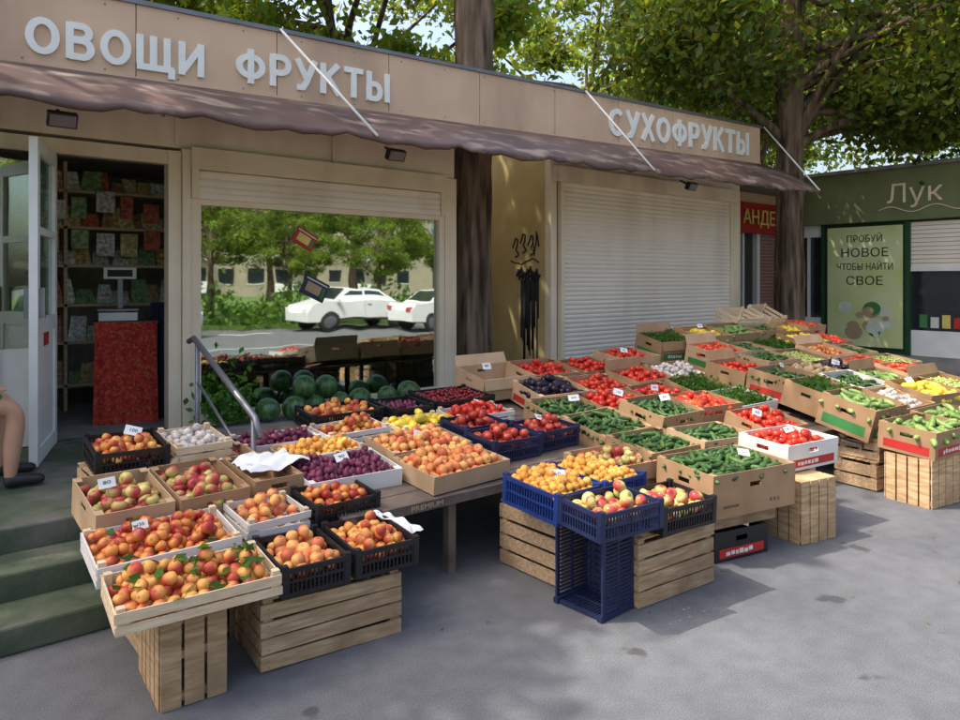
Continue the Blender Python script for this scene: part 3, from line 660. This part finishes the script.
# right kiosk
K2=empty('market_kiosk'); b=MB()
b.box(6.20,6.30,F-.02,F+.08,.0,3.33,'cream'); b.box(6.3,10.4,F,F+.1,2.9,3.36,'cream'); b.box(10.12,10.4,F-.01,F+.1,0,2.9,'cream'); b.box(6.3,10.12,F-.05,F+.1,0,.28,'conc'); b.box(6.3,10.12,F+.02,F+.1,.28,2.9,'dark')
b.box(6.2,6.26,F+.081,9,0,3.35,'ochre'); b.box(10.34,10.401,F+.101,9,0,3.35,'cream'); b.box(6.26,10.34,8.95,9,0,3.35,'cream'); b.box(6.21,10.4,5.99,9.05,3.41,3.5,'conc')
b.box(6.25,10.2,F-.1,F-.001,2.79,2.98,'cream'); b.box(4.76,6.19,7.6,7.7,0,3.0,'ochre')
b.build('kiosk_walls',K2)
shutter('roller_shutter',6.38,10.04,.33,2.80,F-.04,K2)
b=MB()
random.seed(3)
def stk(pts,r=.009):
    P=[]
    for i in range(len(pts)-1):
        for q in range(4):
            f=q/4; P.append((6.197,pts[i][0]*(1-f)+pts[i+1][0]*f+.006*math.sin((i*4+q)*1.7),pts[i][1]*(1-f)+pts[i+1][1]*f+.006*math.cos((i*4+q)*2.1)))
    b.tube(P,r,'ink',5)
for y0,z0 in((6.86,2.0),(6.72,2.05),(6.58,2.02)):
    stk([(y0,z0),(y0-.05,z0+.13),(y0-.10,z0+.10),(y0-.06,z0-.02),(y0-.11,z0-.08),(y0-.03,z0-.12)],.010)
stk([(6.5,2.15),(6.46,1.9),(6.42,2.2),(6.38,1.95)],.010); stk([(6.9,1.84),(6.7,1.80),(6.5,1.87),(6.35,1.8)],.008)
for s in range(7):
    y=6.78-s*.055; z=1.64+.04*math.sin(s*2.1); stk([(y,z),(y-.03,z+.10),(y-.05,z-.03),(y-.09,z+.05)],.016)
for s in range(15):
    y=6.70-s*.022; z=1.64+random.uniform(-.05,.05); b.tube([(6.197,y,z),(6.198,y+.003,z-random.uniform(.25,1.15))],random.uniform(.006,.013),'ink',5)
b.build('graffiti',K2)
K3=empty('corner_shop'); b=MB(); Y=7.1
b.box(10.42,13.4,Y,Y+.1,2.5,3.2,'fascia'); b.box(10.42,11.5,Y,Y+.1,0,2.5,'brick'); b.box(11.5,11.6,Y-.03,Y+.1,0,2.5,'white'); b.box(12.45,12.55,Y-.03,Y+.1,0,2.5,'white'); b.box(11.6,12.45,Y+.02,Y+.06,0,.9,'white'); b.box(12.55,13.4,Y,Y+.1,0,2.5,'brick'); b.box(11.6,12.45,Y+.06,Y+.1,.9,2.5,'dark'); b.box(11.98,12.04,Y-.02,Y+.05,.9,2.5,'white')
b.box(10.45,13.2,Y-.12,Y-.001,2.45,3.0,'signred'); b.box(10.4,13.45,Y-.5,Y+3,3.21,3.3,'conc')
b.build('shop_front',K3); text('АНДЕ','sign_letters',(12.35,Y-.14,2.72),(math.pi/2,0,0),1.1,.32,'gold',K3,.01)
K4=empty('green_shop',(13.5,0,0)); b=MB()
def bx(y0,y1,z0,z1,k,x0=0,x1=.1): b.box(x0,x1,y0,y1,z0,z1,k)
bx(-3,7.05,2.62,3.5,'olive',-.15,.1); bx(-3,7.05,3.501,3.56,'conc',-.25,5); bx(-3,7.0,0,.32,'conc',-.02,.1)
bx(6.3,6.36,.32,2.62,'dgreen',-.05); bx(4.85,4.93,.32,2.62,'dgreen',-.05); bx(6.9,7.0,.32,2.62,'olive'); bx(6.36,6.9,.32,.9,'white'); bx(6.36,6.9,.9,2.4,'cglass',.04,.05); bx(6.36,6.9,2.4,2.62,'white'); bx(6.6,6.64,.9,2.4,'white',-.01,.04)
bx(4.93,6.3,.321,2.62,'dgreen',.02,.1); bx(-3,4.85,.321,.75,'white',0,.1); bx(3.0,4.85,.75,1.75,'cglass',.04,.05); bx(3.0,4.85,1.75,1.82,'white',-.02,.1); bx(4.0,4.05,.75,1.75,'white',-.01,.04)
for i,c in enumerate(('red','gold','posterw','grn')): bx(4.1+i*.17,4.22+i*.17,.8,.98+.04*(i%2),c,.02,.035)
bx(2.9,3.0,.75,2.62,'white',-.01); bx(-3,2.9,.75,2.62,'white',.03)
b.box(.1,5,-3,7,0,3.5,'olive')
b.build('shop_walls',K4)
b=MB()
for i in range(11):
    z=1.82+i*.07; b.box(0,.03,3.0,4.85,z,z+.062,'shutter')
b.build('roller_shutter',K4)
PO=MB(); PO.box(-.012,0,4.97,6.25,.42,2.55,'poster'); 
for i in range(16):
    cy=5.15+random.uniform(.05,.9); cz=.62+random.uniform(0,.5); rr=random.uniform(.05,.16)
    PO.add([(-.0135-i*.0008,cy+rr*math.cos(a*.524),cz+rr*.8*math.sin(a*.524)) for a in range(12)],[tuple(range(12))],random.choice(['posterw','posterw','posterw','grn','cardl']))
po=PO.build('advertising_poster',None,(13.48,0,0))
for s,z,w in(('ПРОБУЙ',2.33,.6),('НОВОЕ',2.08,.8),('ЧТОБЫ НАЙТИ',1.83,.95),('СВОЕ',1.58,.62)):
    text(s,'poster_text',(-.016,5.6,z),(math.pi/2,0,-math.pi/2),w,.16,'dgreen',po,.002)
text('Лук','shop_logo',(-.17,4.75,3.05),(math.pi/2,0,-math.pi/2),.85,.42,'cream',K4,.006)
b=MB(); b.tube([(-.17,5.3-.05*i,2.80+.05*math.sin(i*.45)) for i in range(26)],.009,'cream',5); b.build('logo_swirl',K4)
# ------------------------------------------------------------ ground
b=MB(); b.add([(-150,-4,0),(150,-4,0),(150,150,0),(-150,150,0)],[(0,1,2,3)],'asphalt'); b.build('pavement')
b=MB(); b.add([(-150,-150,-.14),(150,-150,-.14),(150,-4.15,-.14),(-150,-4.15,-.14)],[(0,1,2,3)],'road')
b.box(-150,150,-4.15,-4,-.3,.003,'kerb')
for i in range(-12,20): b.box(i*4,i*4+1.8,-10.1,-9.98,-.139,-.135,'letter')
b.build('road'); b=MB(); b.box(-150,150,-60,-12,-.135,.02,'grass'); b.build('grass_verge')
P=np.stack([rng.uniform(-.5,8,80),rng.uniform(.8,3.4,80),rng.uniform(.006,.012,80)],1); n=80
V,T,C=leafquads(P,.014,np.array((.16,.17,.04))*rng.uniform(.4,1.5,(n,1)),0); V[:,2]=np.abs(V[:,2]-.008)*.3+.005
npmesh('fallen_leaves',V,T,C,'leaf',smooth=False,k=4)
# ------------------------------------------------------------ trees
def tree(name,base,th,tr,crowns,seed,leaf=.085,per=330,tint=1,lean=(0,0),taper=.42):
    global rng
    rng=np.random.default_rng(seed); random.seed(seed)
    e=empty(name,base); b=MB(); pts=[];rs=[]
    ns=64; nr=28; vs=[]
    for i in range(15):
        f=i/14; pts.append((lean[0]*f*f+.04*math.sin(f*5+seed),lean[1]*f*f+.03*math.cos(f*4+seed),th*f-.05)); rs.append(tr*(1-taper*f))
    for i in range(ns): # ridged trunk surface
        f=i/(ns-1); z=th*f-.05; cx=lean[0]*f*f+.04*math.sin(f*5+seed); cy=lean[1]*f*f+.03*math.cos(f*4+seed); r=tr*(1-taper*f)*(1+.25*math.exp(-z/.25))
        for j in range(nr):
            a=2*math.pi*j/nr; rr=r*(1+.045*math.sin(a*7+2.2*math.sin(z*2.1)+seed)+.03*math.sin(a*11-z*3)+.02*math.sin(z*6+a*2)); vs.append((cx+rr*math.cos(a),cy+rr*math.sin(a),z))
    b.add(vs,[(i*nr+j,i*nr+(j+1)%nr,(i+1)*nr+(j+1)%nr,(i+1)*nr+j) for i in range(ns-1) for j in range(nr)],'bark',True)
    P=[];C=[]
    for (cx,cy,cz,rx,ry,rz,nc) in crowns:
        for i in range(nc):
            u=rng.normal(size=3); u/=np.linalg.norm(u); q=u*rng.uniform(.35,1)**.6
            c=np.array([cx+q[0]*rx,cy+q[1]*ry,cz+q[2]*rz])
            if i%4==0:
                s=Vector(pts[8+random.randint(0,6)]); e2=Vector(c); mid=(s*.5+e2*.5)+Vector((0,0,.06*(e2-s).length))
                b.tube([s,s*.75+mid*.25+Vector((0,0,.1)),mid,mid*.4+e2*.6,e2],[tr*.36,tr*.28,tr*.2,tr*.12,.012],'bark',6,False)
            r=rng.uniform(.35,.8); k=int(per*rng.uniform(.5,1.3)); g=rng.normal(size=(k,3))*[r*.6,r*.6,r*.33]
            P.append(c+g); bright=rng.uniform(.6,1.35)
            col=np.array((.08,.135,.022))*bright*rng.uniform(.7,1.35,(k,1)); col[:,0]*=rng.uniform(.8,1.5,k); C.append(col*tint)
    b.build('trunk_and_limbs',e)
    V,T,C=leafquads(np.concatenate(P),leaf,np.concatenate(C),.4)
    npmesh('foliage',V,T,C,'leaf',e,smooth=False,k=4); return e
def clone(src,name,loc,rz,sc):
    e=empty(name,loc); e.rotation_euler=(0,0,rz); e.scale=(sc,)*3
    for c in src.children:
        o=bpy.data.objects.new(c.name,c.data); COL.objects.link(o); o.parent=e
    return e
tree('roadside_tree',(5.12,6.34,0),8.0,.245,[(-1.5,2.7,9.2,5.0,3.0,1.9,76)],11,leaf=.12,per=230,taper=.2)
tree('roadside_tree',(11.15,5.75,0),6.5,.235,[(.8,-.6,6.2,3.6,3.2,2.3,110),(2.2,-1.8,4.6,1.8,1.8,.9,26),(-1.6,.6,4.9,1.3,1.2,.8,14)],23,leaf=.07,per=400,tint=1.05,taper=.3)
tree('roadside_tree',(-1.5,9.8,0),8,.25,[(-2.6,-1.0,9.2,4.6,3.2,1.9,60)],31,leaf=.13,per=230)
T4=tree('linden_tree',(7.2,13,0),6.5,.25,[(0,0,6.8,4.2,3.6,3.2,95)],41,leaf=.095,per=260,tint=1.4)
for i,(x,y,r,s) in enumerate([(1.0,14.5,1,1),(13.2,12.0,2.2,.95),(19,11,3.5,1.1),(20.5,4.5,.6,1.0),(26,16,4,1.2),(-6,13,5,1)]): clone(T4,'linden_tree',(x,y,0),r,s)
for i,(x,y,r,s) in enumerate([(3,-14,1,.6),(6.5,-13,2,.5),(9.5,-15,1,.6),(12,-13.5,2,.5),(16,-13.5,3,.5),(20.5,-15,4,.6),(26,-15,5,.7),(8,-20,5,1.0),(14,-20,3,.8),(19,-21,.5,1.0),(28,-22,2,1.3)]): clone(T4,'linden_tree',(x,y,-.2),r,s)
rng=np.random.default_rng(5)
n=7000; P=np.stack([rng.uniform(-2,34,n),rng.normal(-12.6,.4,n),np.abs(rng.normal(.5,.4,n))],1); P[:,2]*=1+.3*np.sin(P[:,0]*1.7)
V,T,C=leafquads(P,.12,np.array((.09,.17,.03))*rng.uniform(.6,1.5,(n,1)),.4); npmesh('hedge',V,T,C,'leaf',smooth=False,k=4)
B=empty('apartment_building',(16,-60,0)); b=MB(); b.box(-22,36,-6,0,0,17,'bldg')
for fl in range(5):
    for i in range(18):
        x=-20+i*3; z=1.2+fl*3.2; b.box(x,x+1.5,.002,.06,z,z+1.5,'cglass'); b.box(x-.08,x+1.58,.001,.05,z-.1,z-.001,'white')
        if i%3==0: b.box(x-.4,x+1.9,.06,1.1,z-.9,z-.1,'white')
b.box(-22.3,36.3,-6.3,.4,17,17.4,'conc'); b.build('walls_and_windows',B)
def car(loc,rz,paint):
    e=empty('parked_car',loc); e.rotation_euler=(0,0,rz); b=MB()
    prof=[(-2.1,.35),(-2.12,.75),(-1.95,.98),(-1.35,1.03),(-.75,1.42),(.55,1.45),(1.15,1.02),(1.95,.88),(2.12,.65),(2.1,.35)]
    n=len(prof); vs=[]
    for s in(-1,1):
        for x,z in prof: vs.append((x,s*(.86 if z<1.04 else .66),z))
    b.add(vs,[tuple(range(n)),tuple(range(2*n-1,n-1,-1))]+[(i,i+n,(i+1)%n+n,(i+1)%n) for i in range(n)],paint)
    for s in(-1,1):
        q=[(-1.2,.80,1.05),(-.70,.685,1.36),(-.1,.68,1.38),(-.1,.80,1.05)]; q2=[(-.02,.80,1.05),(-.02,.68,1.38),(.5,.68,1.38),(1.0,.80,1.05)]
        for Q in(q,q2): b.add([(x,s*(y+.03),z) for x,y,z in Q],[(0,1,2,3)],'cglass')
        for wx in(-1.3,1.32):
            b.tube([(wx,s*.70,.32),(wx,s*.875,.32)],.33,'tyre',20); b.tube([(wx,s*.876,.32),(wx,s*.885,.32)],.2,'metal',14)
        b.box(1.0,1.12,s*.97-.08,s*.97+.08,.98,1.1,paint)
        b.box(2.02,2.13,s*.68-.14,s*.68+.14,.66,.80,'white'); b.box(-2.14,-2.04,s*.7-.12,s*.7+.12,.7,.86,'red')
        b.box(-.9,1.0,s*.862-.002,s*.862+.002,.34,.42,'tyre'); b.box(-.06,-.05,s*.862-.002,s*.862+.002,.43,1.0,'tyre'); b.box(-.3,-.15,s*.87-.01,s*.87+.01,.86,.89,'metal')
    b.add([(.62,-.6,1.43),(.62,.6,1.43),(1.12,.72,1.07),(1.12,-.72,1.07)],[(0,1,2,3)],'cglass'); b.add([(-.82,-.6,1.40),(-.82,.6,1.40),(-1.3,.72,1.08),(-1.3,-.72,1.08)],[(3,2,1,0)],'cglass')
    o=b.build('car_body',e); bv=o.modifiers.new('b','BEVEL'); bv.width=.04; bv.segments=2; bv.limit_method='ANGLE'; bv.angle_limit=.5
car((15.6,-8.2,-.14),.03,'carw'); car((12.9,-10.4,-.14),math.pi,'carw'); car((5.2,-10.2,-.14),0,'carr'); car((22,-8.6,-.14),0,'carr')
# ------------------------------------------------------------ seated man
def skin(name,J,E,k,par=None,sub=2,root=0):
    me=bpy.data.meshes.new(name); me.from_pydata([j[:3] for j in J],E,[]); me.materials.append(M[k])
    o=bpy.data.objects.new(name,me); COL.objects.link(o)
    if par:o.parent=par
    o.modifiers.new('sk','SKIN'); sv_=me.skin_vertices[0].data
    for i,j in enumerate(J):
        r=j[3]; sv_[i].radius=r if isinstance(r,tuple) else (r,r); sv_[i].use_root=(i==root)
    s=o.modifiers.new('ss','SUBSURF'); s.levels=sub; s.render_levels=sub
    o.modifiers['sk'].use_smooth_shade=True
    return o
P0=empty('seated_man',(0.14,5.12,0)) 
skin('body',[(0,.05,.92,.15),(-.02,.05,1.12,.14),(0,.05,1.33,.155),(0,.05,1.45,.08),(.01,.05,1.52,.055),(.02,.05,1.58,.055),
 (0,-.14,1.41,.06),(.06,-.20,1.17,.046),(.26,-.14,1.01,.034),(0,.24,1.41,.06),(.06,.30,1.17,.046),(.26,.24,1.01,.034),
 (.02,-.05,.89,.105),(.24,-.08,.875,.082),(.43,-.09,.86,.062),(.47,-.09,.80,.056),(.45,-.085,.62,.055),(.44,-.08,.46,.036),(.44,-.08,.42,.034),
 (.02,.15,.89,.105),(.24,.22,.875,.082),(.43,.26,.86,.062),(.46,.26,.80,.056),(.44,.26,.62,.055),(.42,.26,.46,.036),(.42,.26,.42,.034)],
 [(0,1),(1,2),(2,3),(3,4),(4,5),(2,6),(6,7),(7,8),(2,9),(9,10),(10,11),(0,12),(12,13),(13,14),(14,15),(15,16),(16,17),(17,18),(0,19),(19,20),(20,21),(21,22),(22,23),(23,24),(24,25)],'skin',P0)
skin('shirt',[(0,.05,.90,.165),(-.02,.05,1.12,.155),(0,.05,1.34,.165),(0,.05,1.45,.09),(0,-.14,1.41,.075),(.05,-.19,1.22,.066),(0,.24,1.41,.075),(.05,.29,1.22,.066)],[(0,1),(1,2),(2,3),(2,4),(4,5),(2,6),(6,7)],'shirt',P0)
skin('shorts',[(0,.05,.90,.165),(.03,-.05,.895,.125),(.42,-.088,.89,.085),(.03,.16,.895,.125),(.40,.25,.89,.085)],[(0,1),(1,2),(0,3),(3,4)],'shorts',P0)
for s,y in((-1,-.08),(1,.26)): skin('shoe',[(.40,y,.42,.045),(.50,y,.42,(.045,.04)),(.62,y-.01,.41,(.04,.028))],[(0,1),(1,2)],'shoe',P0)
for y in(-.14,.24):
    J=[(.25,y,1.01,.03),(.30,y,.99,(.035,.02)),(.33,y,.985,(.036,.017))]; E=[(0,1),(1,2)]
    for i,dy in enumerate((-.03,-.01,.01,.03)):
        L=(.06,.075,.07,.055)[i]; k=len(J); J+=[(.34,y+dy,.985,.0095),(.34+L*.55,y+dy*1.2,.98,.009),(.34+L,y+dy*1.25,.962,.0075)]; E+=[(2,k),(k,k+1),(k+1,k+2)]
    k=len(J); J+=[(.30,y+.04,.98,.011),(.335,y+.06,.968,.009)]; E+=[(1,k),(k,k+1)]
    skin('hand',J,E,'skin',P0)
hd=MB(); V0,T0=lathe(lambda t:(math.sin(t)*(.092-.014*(1-math.cos(t))/1),math.cos(t)*.125),20,14)
hd.add([(x*1.12,y*.9,z) for x,y,z in V0],[tuple(t) for t in T0],'skin',True)
hd.tube([(.09,0,.015),(.122,0,-.025),(.10,0,-.035)],[.010,.017,.008],'skin',8); 
for s in(-1,1):
    hd.tube([(-.005,s*.08,.02),(-.01,s*.094,0),(0,s*.08,-.03)],[.012,.016,.008],'skin',8); hd.tube([(.085,s*.032,.012),(.097,s*.032,.012)],[.013,.006],'white',8); hd.tube([(.094,s*.032,.012),(.099,s*.032,.012)],[.006,.004],'ink',8); hd.tube([(.092,s*.05,.035),(.099,s*.018,.037)],.005,'hair',6)
hd.tube([(.088,-.025,-.062),(.098,0,-.06),(.088,.025,-.062)],[.004,.008,.004],'red',8)
hd.add([(x*1.18-.012,y*.97,z*1.04+.008) for x,y,z in V0],[tuple(t) for t in T0 if np.mean(V0[list(t)][:,2])>.035 or (np.mean(V0[list(t)][:,0])<-.01 and np.mean(V0[list(t)][:,2])>-.05)],'hair',True)
hd.build('head',P0,(.04,.05,1.68))
b=MB(); b.box(-.2,.2,-.2,.25,.36,.4,'wood'); [b.box(x,x+.04,y,y+.04,0,.36,'wood') for x in(-.19,.15) for y in(-.18,.19)]
b.build('stool',None,(.14,5.15,.377))
# ------------------------------------------------------------ light, camera
az=math.atan2(-.6,.42); el=math.radians(57)
w=bpy.data.worlds.new('World'); S.world=w; w.use_nodes=True; nt_=w.node_tree
sk=nt_.nodes.new('ShaderNodeTexSky'); sk.sky_type='NISHITA'; sk.sun_disc=False; sk.sun_elevation=el; sk.sun_rotation=az; sk.air_density=1; sk.dust_density=6; sk.ozone_density=.5
nt_.links.new(sk.outputs[0],nt_.nodes['Background'].inputs[0]); nt_.nodes['Background'].inputs[1].default_value=.40
sd=bpy.data.lights.new('sun','SUN'); sd.energy=5; sd.angle=math.radians(.5); sd.color=(1,.95,.86)
so=bpy.data.objects.new('sun',sd); COL.objects.link(so)
dv=Vector((math.sin(az)*math.cos(el),math.cos(az)*math.cos(el),math.sin(el))); so.rotation_euler=dv.to_track_quat('Z','Y').to_euler(); so.location=(0,0,30)
cd=bpy.data.cameras.new('camera'); cam=bpy.data.objects.new('camera',cd); COL.objects.link(cam); S.camera=cam
cd.sensor_width=36; cd.lens=27.19; cd.shift_y=-.0833; cd.clip_end=500; cd.clip_start=.05
cam.location=(0,0,1.6); cam.rotation_euler=(math.pi/2,0,math.radians(-39.5))
